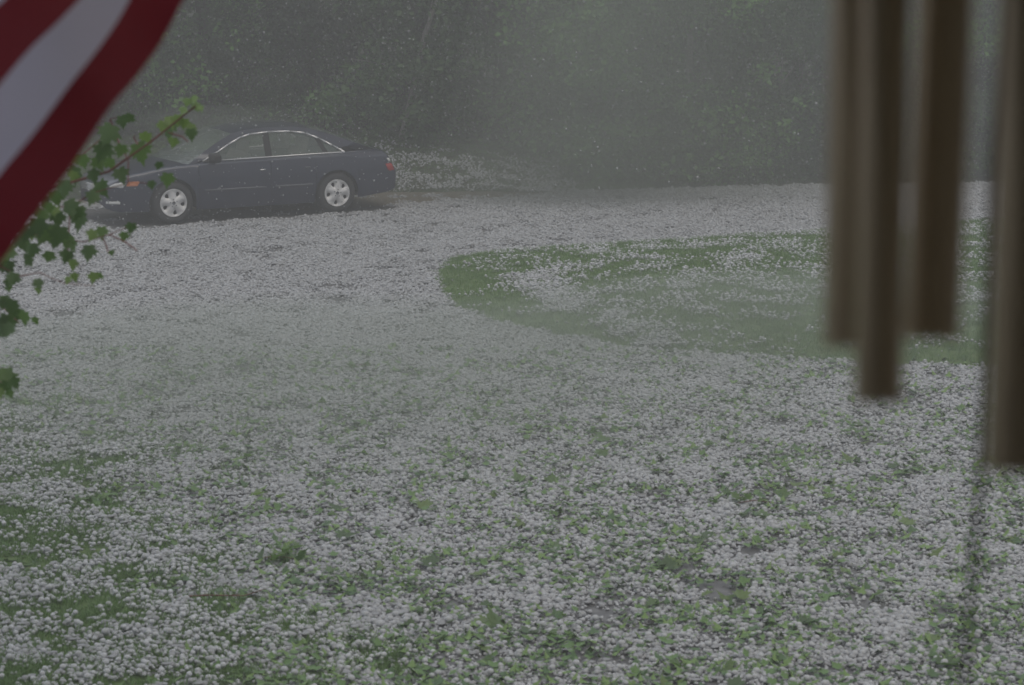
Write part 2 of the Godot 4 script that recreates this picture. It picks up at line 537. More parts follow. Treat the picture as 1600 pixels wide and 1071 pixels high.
func build_maple() -> void:
	var t := thing("maple_tree", "maple whose wet leafy branch reaches in below the flag, with red twigs", "tree", Vector3(-5.4, 0, -9.4))
	var away := -t.position
	var st := start()
	tube(st, [Vector3(0, -0.1, 0), Vector3(0.05, 1.2, 0), Vector3(0.0, 3.0, 0.1), Vector3(-0.1, 5.0, 0), Vector3(0.1, 7.5, 0.1)], [0.24, 0.19, 0.16, 0.12, 0.04], 12)
	obj("trunk", done(st), M.bark, t)
	# limb from the trunk to the sprays of twigs
	var hub := seen(-60, 330, 8.54) + away
	st = start()
	tube(st, [Vector3(0.0, 2.7, 0.1), Vector3(0.9, 3.25, 0.4), Vector3(1.9, 3.7, 0.9), hub], [0.07, 0.05, 0.03, 0.012], 8)
	obj("limb", done(st), M.bark, t)
	var twigs := [
		[[-60, 330, 6.1], [60, 300, 6.0], [170, 268, 5.95], [235, 222, 5.9], [305, 166, 5.85]],
		[[60, 300, 6.0], [120, 250, 6.05], [165, 210, 6.1], [172, 186, 6.1], [198, 180, 6.1], [201, 192, 6.1]],
		[[-60, 330, 6.1], [40, 330, 6.1], [110, 322, 6.1], [150, 300, 6.05], [205, 285, 6.0], [232, 287, 6.0]],
		[[-60, 330, 6.1], [20, 360, 6.0], [80, 372, 6.0], [130, 378, 5.95], [170, 367, 5.95], [198, 355, 5.95]],
		[[170, 367, 5.95], [195, 378, 5.95], [214, 392, 5.95]],
		[[160, 372, 5.95], [166, 385, 5.95], [169, 396, 5.95]],
		[[-60, 330, 6.1], [-30, 400, 6.0], [30, 432, 5.95], [62, 426, 5.95], [78, 434, 5.95], [100, 443, 5.95], [148, 447, 5.95]],
		[[-60, 330, 6.1], [-40, 430, 6.1], [-10, 470, 6.05], [12, 488, 6.05], [30, 505, 6.05]],
		[[-40, 430, 6.1], [-35, 540, 6.1], [-14, 590, 6.05], [6, 600, 6.05]],
		[[110, 322, 6.1], [108, 350, 6.05], [106, 385, 6.05], [107, 410, 6.05]],
		[[172, 186, 6.1], [186, 225, 6.1], [200, 250, 6.0], [200, 290, 6.0]],
		[[215, 226, 5.9], [208, 214, 5.9], [212, 212, 5.9]],
		[[262, 207, 5.9], [285, 214, 5.85], [294, 222, 5.85]],
	]
	for w in twigs:
		var pts := []
		for p in w:
			pts.append(seen(p[0], p[1], p[2] * 1.4) + away)
		st = start()
		var thick := 0.0056 if w == twigs[0] else 0.003
		tube(st, pts, [thick, thick * 0.9, thick * 0.8, thick * 0.7, thick * 0.6, thick * 0.5], 6)
		obj("twig", done(st), M.twig, t)
	# leaves: [x, y, size, shade]
	var big := [[265, 207, 42, 0], [296, 212, 22, 0], [262, 283, 26, 1], [234, 292, 20, 0], [246, 262, 20, 0], [215, 243, 40, 1], [222, 220, 26, 2], [186, 195, 30, 0], [203, 190, 26, 0], [176, 214, 40, 0], [192, 240, 30, 1], [166, 240, 34, 0], [150, 262, 36, 1], [128, 258, 34, 1], [118, 278, 36, 0], [140, 280, 30, 0], [172, 262, 36, 1], [158, 300, 36, 0], [182, 280, 34, 0], [150, 312, 26, 0], [96, 300, 38, 0], [80, 318, 34, 1], [102, 330, 36, 0], [118, 340, 34, 0], [88, 346, 34, 0], [76, 330, 30, 1], [130, 350, 36, 0], [60, 358, 34, 0], [72, 374, 36, 1], [44, 372, 34, 0], [30, 385, 38, 0], [14, 398, 36, 1], [48, 396, 34, 0], [92, 370, 34, 0], [108, 385, 36, 1], [78, 404, 24, 1], [40, 412, 30, 0], [8, 424, 34, 0], [20, 440, 30, 0], [16, 446, 20, 0], [56, 448, 26, 0], [138, 398, 32, 0], [206, 362, 28, 0], [196, 372, 20, 1], [146, 372, 26, 2], [174, 398, 14, 1], [158, 366, 24, 1], [106, 440, 16, 2], [112, 436, 18, 2], [150, 438, 26, 2], [158, 436, 22, 1], [4, 476, 30, 0], [16, 484, 32, 0], [22, 496, 34, 0], [8, 508, 34, 0], [40, 500, 28, 1], [16, 520, 30, 0], [-4, 520, 34, 0], [12, 592, 36, 1], [2, 600, 38, 1], [20, 604, 26, 0], [64, 340, 26, 1], [105, 405, 28, 0], [66, 300, 36, 0], [50, 330, 36, 0], [30, 350, 36, 1], [-10, 410, 36, 0], [5, 370, 36, 0]]
	for p in big:
		hang_leaf(t, seen(p[0] + rng.randf_range(-3, 3), p[1] - p[2] * 0.45, 8.4 + rng.randf_range(-0.25, 0.17)) + away, p[2] / LENS * 8.4 * rng.randf_range(0.7, 1.0), int(p[3]))
		for extra in (1 if p[2] > 25 and p[0] < 130 else 0):
			hang_leaf(t, seen(p[0] + rng.randf_range(-16, 12), p[1] + rng.randf_range(-18, 8), 8.47 + rng.randf_range(-0.2, 0.2)) + away, p[2] / LENS * 8.4 * rng.randf_range(0.4, 0.75), rng.randi() % 3)
	for p in [[265, 188, 24], [256, 196, 22], [278, 186, 20], [288, 192, 20], [300, 200, 18], [298, 206, 16], [270, 222, 20]]:
		hang_leaf(t, seen(p[0], p[1] - 6.0, 8.26) + away, p[2] / LENS * 8.26, 2)
	for p in [[303, 166, 16], [288, 172, 14], [294, 158, 16], [312, 170, 11], [301, 154, 14]]:
		hang_leaf(t, seen(p[0], p[1] - 4.0, 8.19) + away, p[2] / LENS * 8.26, 2, 0.5, "young_leaf", 3)
	# the unseen crown above, thickened and set out over the lawn to shade it
	var places := []
	for i in 5200:
		var v := Vector3(rng.randfn(), rng.randfn(), rng.randfn())
		v = v.normalized() * pow(rng.randf(), 0.4)
		var p := Vector3(0.8, 6.9, -1.4) + v * Vector3(3.4, 2.0, 4.6)
		places.append(Transform3D(Basis.from_euler(Vector3(rng.randf() * 6, rng.randf() * 6, rng.randf() * 6)).scaled(Vector3.ONE * rng.randf_range(0.9, 1.5)), p))
	scatter("crown", leaf_spray(9, 0.16, 0.09), M.leaf[0], places, t)

func leaf_spray(count: int, radius: float, size: float) -> ArrayMesh:
	var st := start(false)
	for i in count:
		var p := Vector3(rng.randf_range(-1, 1), rng.randf_range(-1, 1), rng.randf_range(-1, 1)) * radius
		var b := Basis.from_euler(Vector3(rng.randf_range(-1.2, 1.2), rng.randf() * TAU, rng.randf_range(-0.8, 0.8)))
		var s := size * rng.randf_range(0.6, 1.15)
		var tip := p + b * Vector3(0, 0, s)
		var l := p + b * Vector3(-s * 0.36, s * 0.09, s * 0.42)
		var r := p + b * Vector3(s * 0.36, s * 0.09, s * 0.42)
		tri(st, p, l, tip)
		tri(st, p, tip, r)
	return done(st)

func lay_leaf(p: Vector3, size: float, k: int, label: String, group := "") -> void:
	var o := obj("fallen_leaf", leaf_shapes[rng.randi() % leaf_shapes.size()], M.leaf[k % 3])
	var b := Basis(Vector3.UP, rng.randf() * TAU) * Basis.from_euler(Vector3(PI / 2 + rng.randf_range(-0.4, 0.15), 0, rng.randf_range(-0.35, 0.35)))
	o.transform = Transform3D(b * Basis.from_scale(Vector3.ONE * size), p)
	tag(o, label, "leaf", group)

func build_fallen() -> void:
	var named := [
		[-1.25, -15.45, 0.17, 0, "large dark green leaf standing up beside the torn leafy sprig"],
		[0.45, -14.62, 0.13, 0, "dark round leaf overlapping a paler one amid the driveway hail"],
		[0.42, -14.75, 0.11, 2, "pale leaf tucked behind the dark round one"],
		[1.36, -15.37, 0.14, 0, "curled dark leaf lying alone on the hail of the driveway"],
		[0.1, -16.83, 0.12, 0, "small dark leaf farthest up the driveway among the torn leaves"],
		[-0.06, -13.44, 0.2, 1, "broad torn leaf lying flat in the hail before the porch"],
		[0.08, -13.3, 0.15, 0, "dark leaf touching the broad torn one before the porch"],
		[-0.98, -13.25, 0.15, 1, "bright green leaf at the edge of the lawn in thick hail"],
		[2.6, -12.7, 0.17, 0, "dark leaf patch lying under the hanging cord of the chimes"],
	]
	for n in named:
		lay_leaf(Vector3(n[0], 0.03, n[1]), n[2], n[3], n[4])
	for i in 288:
		var z := -11.5 - 9.0 * pow(rng.randf(), 1.25)
		var x := rng.randf_range(-1, 1) * -z * 0.24
		if lawn_height(x, z) > 0.0 and rng.randf() < 0.4:
			continue
		var size := rng.randf_range(0.055, 0.15)
		var k := rng.randi() % 3
		var reach := -x / z * 4.25
		var where := "by the lawn edge" if reach < -0.5 else "on hail towards the lawn" if reach < 0.0 else "on hail mid-driveway" if reach < 0.5 else "on hail towards the chimes"
		var how_far := "close before the porch" if z > -13.6 else "part way up" if z > -16.0 else "farther up towards the bend"
		lay_leaf(Vector3(x, 0.02 + rng.randf() * 0.015, z), size, k, "%s %s leaf %s, %s" % ["small" if size < 0.085 else "large", ["dark green", "mid green", "bright green"][k], where, how_far], "torn leaves strewn over the hail")
	# shreds too small and many to count
	var places := []
	for i in 46000:
		var z := -11.0 - 12.0 * pow(rng.randf(), 1.3)
		var x := rng.randf_range(-1, 1) * -z * 0.25
		if patchy.get_noise_2d(x * 22.0 - 40.0, z * 22.0) < rng.randf_range(-0.5, 0.35):
			continue
		var b := Basis(Vector3.UP, rng.randf() * TAU) * Basis.from_euler(Vector3(PI / 2 + rng.randf_range(-0.5, 0.25), 0, rng.randf_range(-0.5, 0.5)))
		var s := 0.016 + 0.07 * pow(rng.randf(), 1.9)
		places.append(Transform3D(b * Basis.from_scale(Vector3(s * rng.randf_range(0.5, 1.0), s, s)), Vector3(x, 0.024 + rng.randf() * 0.018, z)))
	var third := places.size() / 3
	var shreds := thing("leaf_shreds", "green shreds of leaves beaten into the hail", "leaf litter", Vector3.ZERO, 0.0, "", "stuff")
	for k in 3:
		scatter("shreds", leaf_shapes[k], M.litter[k], places.slice(k * third, (k + 1) * third), shreds)
	# torn sprigs
	var sprigs := [[-1.69, -14.96, 0.3, 16, "bushy torn sprig of narrow leaves lying at the lawn's edge"], [1.9, -16.5, 0.26, 6, "torn sprig with one leaf upright on the far driveway hail"], [-1.55, -21.9, 0.2, 4, "small dark sprig alone in the middle of the driveway"]]
	for s in sprigs:
		var t := thing("torn_sprig", s[4], "sprig", Vector3(s[0], 0.02, s[1]))
		var st := start()
		tube(st, [Vector3(-s[2] * 0.5, 0.01, 0), Vector3(0, 0.035, 0.02), Vector3(s[2] * 0.5, 0.02, 0.03)], [0.004, 0.003, 0.002], 6)
		obj("twig", done(st), M.twig, t)
		for k in s[3]:
			var o2 := obj("leaf", leaf_shapes[k % 3], M.leaf[k % 2], t)
			var up := Vector3(rng.randf_range(-1, 1), rng.randf_range(-0.05, 0.8), rng.randf_range(-1, 1)).normalized()
			var side := up.cross(Vector3(rng.randf_range(-1, 1), rng.randf_range(0.1, 1.2), rng.randf_range(-1, 1))).normalized()
			o2.transform = Transform3D(Basis(side * 0.62, up, side.cross(up)) * Basis.from_scale(Vector3.ONE * rng.randf_range(0.07, 0.14)), Vector3(rng.randf_range(-0.5, 0.5) * s[2], rng.randf_range(0.0, 0.035), rng.randf_range(-0.09, 0.09)))
	var w := thing("fallen_twig", "thin brown twig lying bare across the lawn's hail", "twig", Vector3(-2.0, 0.03, -14.0))
	var st2 := start()
	tube(st2, [Vector3(-0.28, 0.02, 0.02), Vector3(-0.05, 0.03, 0), Vector3(0.2, 0.02, -0.02), Vector3(0.34, 0.05, -0.08)], [0.006, 0.005, 0.004, 0.002], 6)
	obj("stem", done(st2), M.twig, w)
	st2 = start()
	tube(st2, [Vector3(0.1, 0.025, -0.01), Vector3(0.2, 0.06, 0.06)], [0.003, 0.0015], 6)
	obj("side_shoot", done(st2), M.twig, w)

# ------------------------------------------------------------------ woods
# gaps in the leafage where a pale stem shows: [x, lowest y, highest y, z of the stem]
var GAPS := [[-1.6, 2.35, 3.0, -40.2], [-1.92, 1.1, 1.65, -40.2], [3.28, 1.65, 2.5, -40.6], [4.92, 1.5, 2.2, -40.3], [5.42, 1.5, 2.1, -40.9]]

func in_gap(q: Vector3) -> bool:
	for g in GAPS:
		if absf(q.x - g[0]) < 0.24 and q.y > g[1] and q.y < g[2] and q.z > g[3] - 0.1:
			return true
	return false

func cloud_of_leaves(center: Vector3, reach: Vector3, clusters: int, each: int, low := -1.0, foot := Vector3.ZERO) -> Array:
	var places := []
	for c in clusters:
		var v := Vector3(rng.randfn(), rng.randfn(), rng.randfn()).normalized() * pow(rng.randf(), 0.33)
		var at := center + v * reach
		if at.y < low:
			at.y = low + rng.randf() * 0.6
		var puff := rng.randf_range(0.25, 0.55)
		for k in each:
			var q := at + Vector3(rng.randfn(), rng.randfn() * 0.7, rng.randfn()) * puff
			if in_gap(q + foot):
				continue
			places.append(Transform3D(Basis.from_euler(Vector3(rng.randf_range(-0.9, 0.9), rng.randf() * TAU, rng.randf_range(-0.6, 0.6))).scaled(Vector3.ONE * rng.randf_range(0.75, 1.3)), q))
	return places

func tree(called: String, label: String, foot: Vector3, trunk_pts: Array, radii: Array, bark: Material, center: Vector3, reach: Vector3, clusters: int, shade: int, spray: Mesh, group := "") -> void:
	var t := thing(called, label, "tree", foot, 0.0, group)
	var st := start()
	tube(st, trunk_pts, radii, 9)
	obj("trunk", done(st), bark, t)
	for k in 5:
		st = start()
		var a: Vector3 = trunk_pts[mini(1 + k % (trunk_pts.size() - 1), trunk_pts.size() - 1)]
		var v := Vector3(rng.randf_range(-1, 1), rng.randf_range(0.3, 0.9), rng.randf_range(-1, 1)) * reach * 0.7
		tube(st, [a, a + v * 0.5 + Vector3(0, 0.15, 0), a + v], [radii[-1] * 0.7, radii[-1] * 0.45, 0.01], 6)
		obj("limb", done(st), bark, t)
	var leafage := cloud_of_leaves(center, reach, clusters, 26, -1.0, foot)
	if bark == M.pale_bark:
		for low in [0.4, 1.0, 1.8, 2.6]:
			leafage.append_array(cloud_of_leaves(Vector3(0.2, low, 0.45), Vector3(0.7, 0.4, 0.25), 6, 22, -1.0, foot))
	scatter("crown", spray, M.wood_leaf[shade], leafage, t)

func build_woods() -> void:
	var spray := leaf_spray(9, 0.16, 0.11)
	var small := leaf_spray(8, 0.13, 0.09)
	# trees whose pale stems show between the leaves
	var stems := [
		["pale slender trunk leaning over behind the tail of the car", -2.1, -40.2, [Vector3(0, -0.2, 0), Vector3(0.12, 0.3, 0), Vector3(0.3, 1.0, 0), Vector3(0.5, 1.9, 0), Vector3(0.95, 3.2, 0), Vector3(1.5, 6.0, -0.3)], 0.055],
		["pale straight upright trunk in the wood beyond the grass island", 3.3, -40.6, [Vector3(-0.05, -0.2, 0), Vector3(-0.02, 1.0, 0), Vector3(0.0, 2.2, 0), Vector3(0.06, 3.4, 0), Vector3(0.2, 7.0, 0)], 0.055],
		["crooked pale trunk with a kink beside the wind chimes", 4.95, -40.3, [Vector3(0.05, -0.2, 0), Vector3(0.03, 1.5, 0), Vector3(-0.1, 2.0, 0), Vector3(0.08, 2.6, 0), Vector3(0.3, 6.0, 0)], 0.05],
		["thin pale trunk just beside the crooked one in the wood", 5.45, -40.9, [Vector3(0, -0.2, 0), Vector3(-0.05, 1.4, 0), Vector3(0.02, 2.4, 0), Vector3(0.02, 3.4, 0), Vector3(-0.2, 7.0, 0)], 0.035],
	]
	for s in stems:
		var foot := Vector3(s[1], ground_height(s[1], s[2]), s[2])
		var top: Vector3 = s[3][-1]
		tree("pale_tree", s[0], foot, s[3], [s[4] * 1.15, s[4], s[4], s[4] * 0.9, 0.02], M.pale_bark, top + Vector3(0, 0.5, 0), Vector3(2.0, 2.2, 1.8), 46, 1, spray)
	var dense := [
		["dark leafy tree behind the bonnet of the car", -8.3, -40.5, 0], ["dark leafy tree behind the windscreen of the car", -5.9, -41.5, 1], ["dense dark tree rising behind the car's roof", -3.9, -41.0, 0],
		["bushy tree behind the hail-speckled bank", -0.3, -41.2, 1], ["misty tree where the bank runs out beside the driveway", 1.5, -40.7, 2], ["deep green tree beyond the tip of the grass island", 2.6, -43.5, 1],
		["shadowy tree behind the pair of thin pale trunks", 5.6, -43.5, 0], ["hazy tree seen between the hanging chime tubes", 8.4, -41.5, 1], ["tall tree deep in the wood behind the leaning pale trunk", -2.0, -46.0, 0],
		["tall tree deep in the wood behind the straight pale trunk", 3.9, -47.0, 0], ["tall dim tree deep in the wood behind the car's bonnet", -7.5, -46.5, 0],
	]
	for d in dense:
		var foot := Vector3(d[1], ground_height(d[1], d[2]), d[2])
		var h := rng.randf_range(7.5, 9.5)
		tree("woodland_tree", d[0], foot, [Vector3(0, -0.2, 0), Vector3(0.1, 1.5, 0), Vector3(-0.05, 3.5, 0.1), Vector3(0.1, h * 0.8, 0)], [0.16, 0.13, 0.11, 0.04], M.bark, Vector3(0, h * 0.55, 0), Vector3(2.3, h * 0.45, 2.0), 120, d[3], spray)
	# undergrowth: one mass
	var brush := thing("undergrowth", "thick leafy undergrowth closing the wood behind the driveway", "undergrowth", Vector3.ZERO, 0.0, "", "stuff")
	for shade in 3:
		var places := []
		for c in [430, 420, 230][shade]:
			var x := rng.randf_range(-13.0, 12.0)
			var open := lerpf(3.6, 0.35, smoothstep(-0.2, 2.0, x))
			var z := far_edge(x) - open - 5.0 * pow(rng.randf(), 1.7)
			var y := ground_height(x, z) + 3.7 * pow(rng.randf(), 1.35)
			var puff := rng.randf_range(0.2, 0.5)
			for k in 30:
				var q := Vector3(x, y, z) + Vector3(rng.randfn(), rng.randfn() * 0.6, rng.randfn()) * puff
				if in_gap(q):
					continue
				places.append(Transform3D(Basis.from_euler(Vector3(rng.randf_range(-0.9, 0.9), rng.randf() * TAU, rng.randf_range(-0.6, 0.6))).scaled(Vector3.ONE * rng.randf_range(0.7, 1.3)), q))
		scatter("foliage", spray if shade == 2 else small, M.wood_leaf[shade], places, brush)

# ------------------------------------------------------------------ the car
var CAR_W := [[-2.43, 0.68], [-2.41, 0.755], [-2.37, 0.80], [-2.28, 0.835], [-2.05, 0.86], [-1.5, 0.895], [-0.5, 0.91], [0.6, 0.91], [1.4, 0.895], [1.9, 0.86], [2.2, 0.79], [2.36, 0.68], [2.42, 0.56], [2.44, 0.44]]
var CAR_BOTTOM := [[-2.43, 0.42], [-2.38, 0.34], [-2.2, 0.29], [-1.75, 0.24], [-1.0, 0.2], [1.0, 0.2], [1.8, 0.21], [2.25, 0.22], [2.4, 0.28], [2.44, 0.36]]
var CAR_SHOULDER := [[-2.43, 0.6], [-2.405, 0.635], [-2.37, 0.66], [-2.31, 0.74], [-2.2, 0.93], [-1.6, 0.92], [-0.3, 0.9], [0.9, 0.88], [1.5, 0.845], [2.0, 0.765], [2.25, 0.68], [2.38, 0.6], [2.44, 0.5]]
var CAR_TOP := [[-2.43, 0.63], [-2.405, 0.67], [-2.37, 0.7], [-2.31, 0.8], [-2.2, 0.995], [-1.9, 1.01], [-1.5, 1.0], [-0.3, 0.95], [1.0, 0.965], [1.3, 0.95], [1.8, 0.88], [2.2, 0.77], [2.38, 0.66], [2.44, 0.52]]
var CAR_BULGE := [[0.15, 0.92], [0.2, 0.935], [0.35, 0.975], [0.55, 1.0], [0.7, 0.995], [0.95, 0.965]]
const AXLES := [1.40, -1.32]
const ARCH := 0.375
const HUB := 0.325

func car_side(x: float, y: float, out := 0.0) -> Vector3:
	return Vector3(x, y, -(curve(x, CAR_W) * curve(y, CAR_BULGE) + out))

func car_bottom(x: float) -> float:
	var b := curve(x, CAR_BOTTOM)
	for a in AXLES:
		var d: float = absf(x - a)
		if d < ARCH:
			b = maxf(b, HUB + sqrt(ARCH * ARCH - d * d))
	return b

func car_row(x: float) -> Array:
	# from the sill up the near side to the middle of the top
	var row := []
	var yb := car_bottom(x)
	var ys := curve(x, CAR_SHOULDER)
	yb = minf(yb, ys - 0.02)
	for k in 10:
		row.append(car_side(x, lerpf(yb, ys, k / 9.0)))
	var w: float = -row[-1].z
	row.append(Vector3(x, ys + 0.017, -(w - 0.022)))
	row.append(Vector3(x, ys + 0.028, -(w - 0.06)))
	var yt := maxf(curve(x, CAR_TOP), ys + 0.03)
	for k in range(1, 7):
		var q := k / 6.0
		row.append(Vector3(x, lerpf(ys + 0.028, yt, 1.0 - (1.0 - q) * (1.0 - q)), -(w - 0.06) * (1.0 - q)))
	return row

func mirror_z(rows: Array) -> Array:
	var out := []
	for r in rows:
		var row := []
		for i in range(r.size() - 1, -1, -1):
			row.append(Vector3(r[i].x, r[i].y, -r[i].z))
		out.append(row)
	return out

func car_patch(x0: float, x1: float, y0: float, y1: float, out: float, sign_z: float, slant := 0.0) -> ArrayMesh:
	# a raised panel that follows the side of the body
	var st := start()
	var front := []
	var nx := 8
	for i in nx + 1:
		var row := []
		var x := lerpf(x0, x1, i / float(nx))
		for j in 5:
			var q := j / 4.0
			var xx := x + slant * (q - 0.5)
			var y := minf(lerpf(y0, y1, q), curve(xx, CAR_SHOULDER) - 0.004)
			var edge := 1.0 if i == 0 or i == nx or j == 0 or j == 4 else 0.0
			var p := car_side(xx, y, -0.01 if edge > 0.5 else out)
			p.z *= sign_z
			row.append(p)
		front.append(row)
	sheet(st, front)
	return done(st)

var CABIN := [[1.14, 0.885], [0.86, 1.06], [0.58, 1.215], [0.34, 1.325], [0.1, 1.372], [-0.25, 1.392], [-0.65, 1.388], [-0.95, 1.352], [-1.25, 1.265], [-1.6, 1.14], [-2.02, 0.985]]
var WINDOW := [[0.89, 0.93], [0.66, 1.04], [0.44, 1.155], [0.22, 1.255], [0.06, 1.297], [-0.25, 1.322], [-0.62, 1.318], [-0.86, 1.285], [-1.08, 1.2], [-1.3, 1.08], [-1.5, 0.965]]

func cabin_point(x: float, y: float, out := 0.0) -> Vector3:
	return Vector3(x, y, -(0.805 - (y - 0.9) * 0.42 + out))

func flip(v: Vector3, s: float) -> Vector3:
	return Vector3(v.x, v.y, v.z * s)

func sector_face(holes: bool) -> ArrayMesh:
	# wheel disc with five rounded openings
	var st := start()
	var rim := 0.212
	var c := 0.146
	var wedge := PI / 5.0
	for s in 5:
		var base := TAU * s / 5.0 + PI / 2.0
		var angles := []
		for k in 36:
			angles.append(TAU * k / 36.0)
		for cor in [Vector2(rim * cos(wedge), rim * sin(wedge)), Vector2(rim * cos(wedge), -rim * sin(wedge)), Vector2(0.0001, 0)]:
			angles.append(fposmod((cor - Vector2(c, 0)).angle(), TAU))
		angles.sort()
		var loops := [[], [], []]
		for a in angles:
			var d := Vector2(cos(a), sin(a))
			var hole := Vector2(c, 0) + Vector2(d.x * 0.037, d.y * (0.03 + 0.011 * d.x))
			# how far to the edge of this fifth
			var t := 1e9
			var b := 2.0 * c * d.x
			t = minf(t, (-b + sqrt(b * b - 4.0 * (c * c - rim * rim))) / 2.0)
			for sg in [1.0, -1.0]:
				var n: Vector2 = Vector2(-sin(wedge * sg), cos(wedge * sg)) * sg
				var dn := d.dot(n)
				if dn > 1e-6:
					t = minf(t, -(Vector2(c, 0).dot(n)) / dn)
			var outer := Vector2(c, 0) + d * maxf(t, 0.039)
			for k in 3:
				var q: Vector2 = [hole, hole, outer][k]
				var rot := q.rotated(base)
				var dome := 0.02 * (1.0 - pow(q.length() / rim, 2.0)) + (0.012 if q.length() > rim - 0.004 else 0.0)
				loops[k].append(Vector3(rot.x, rot.y, -dome + (0.035 if k == 0 else 0.0)))
		for k in angles.size():
			var n := (k + 1) % angles.size()
			quad(st, loops[0][k], loops[1][k], loops[1][n], loops[0][n])
			quad(st, loops[1][k], loops[2][k], loops[2][n], loops[1][n])
	return done(st)

func ring(profile: Array, seg := 36) -> ArrayMesh:
	# [radius, z] profile spun about the z axis
	var st := start()
	var rows := []
	for k in seg + 1:
		var a := TAU * (k % seg) / seg
		var row := []
		for p in profile:
			row.append(Vector3(p[0] * cos(a), p[0] * sin(a), p[1]))
		rows.append(row)
	sheet(st, rows)
	return done(st)

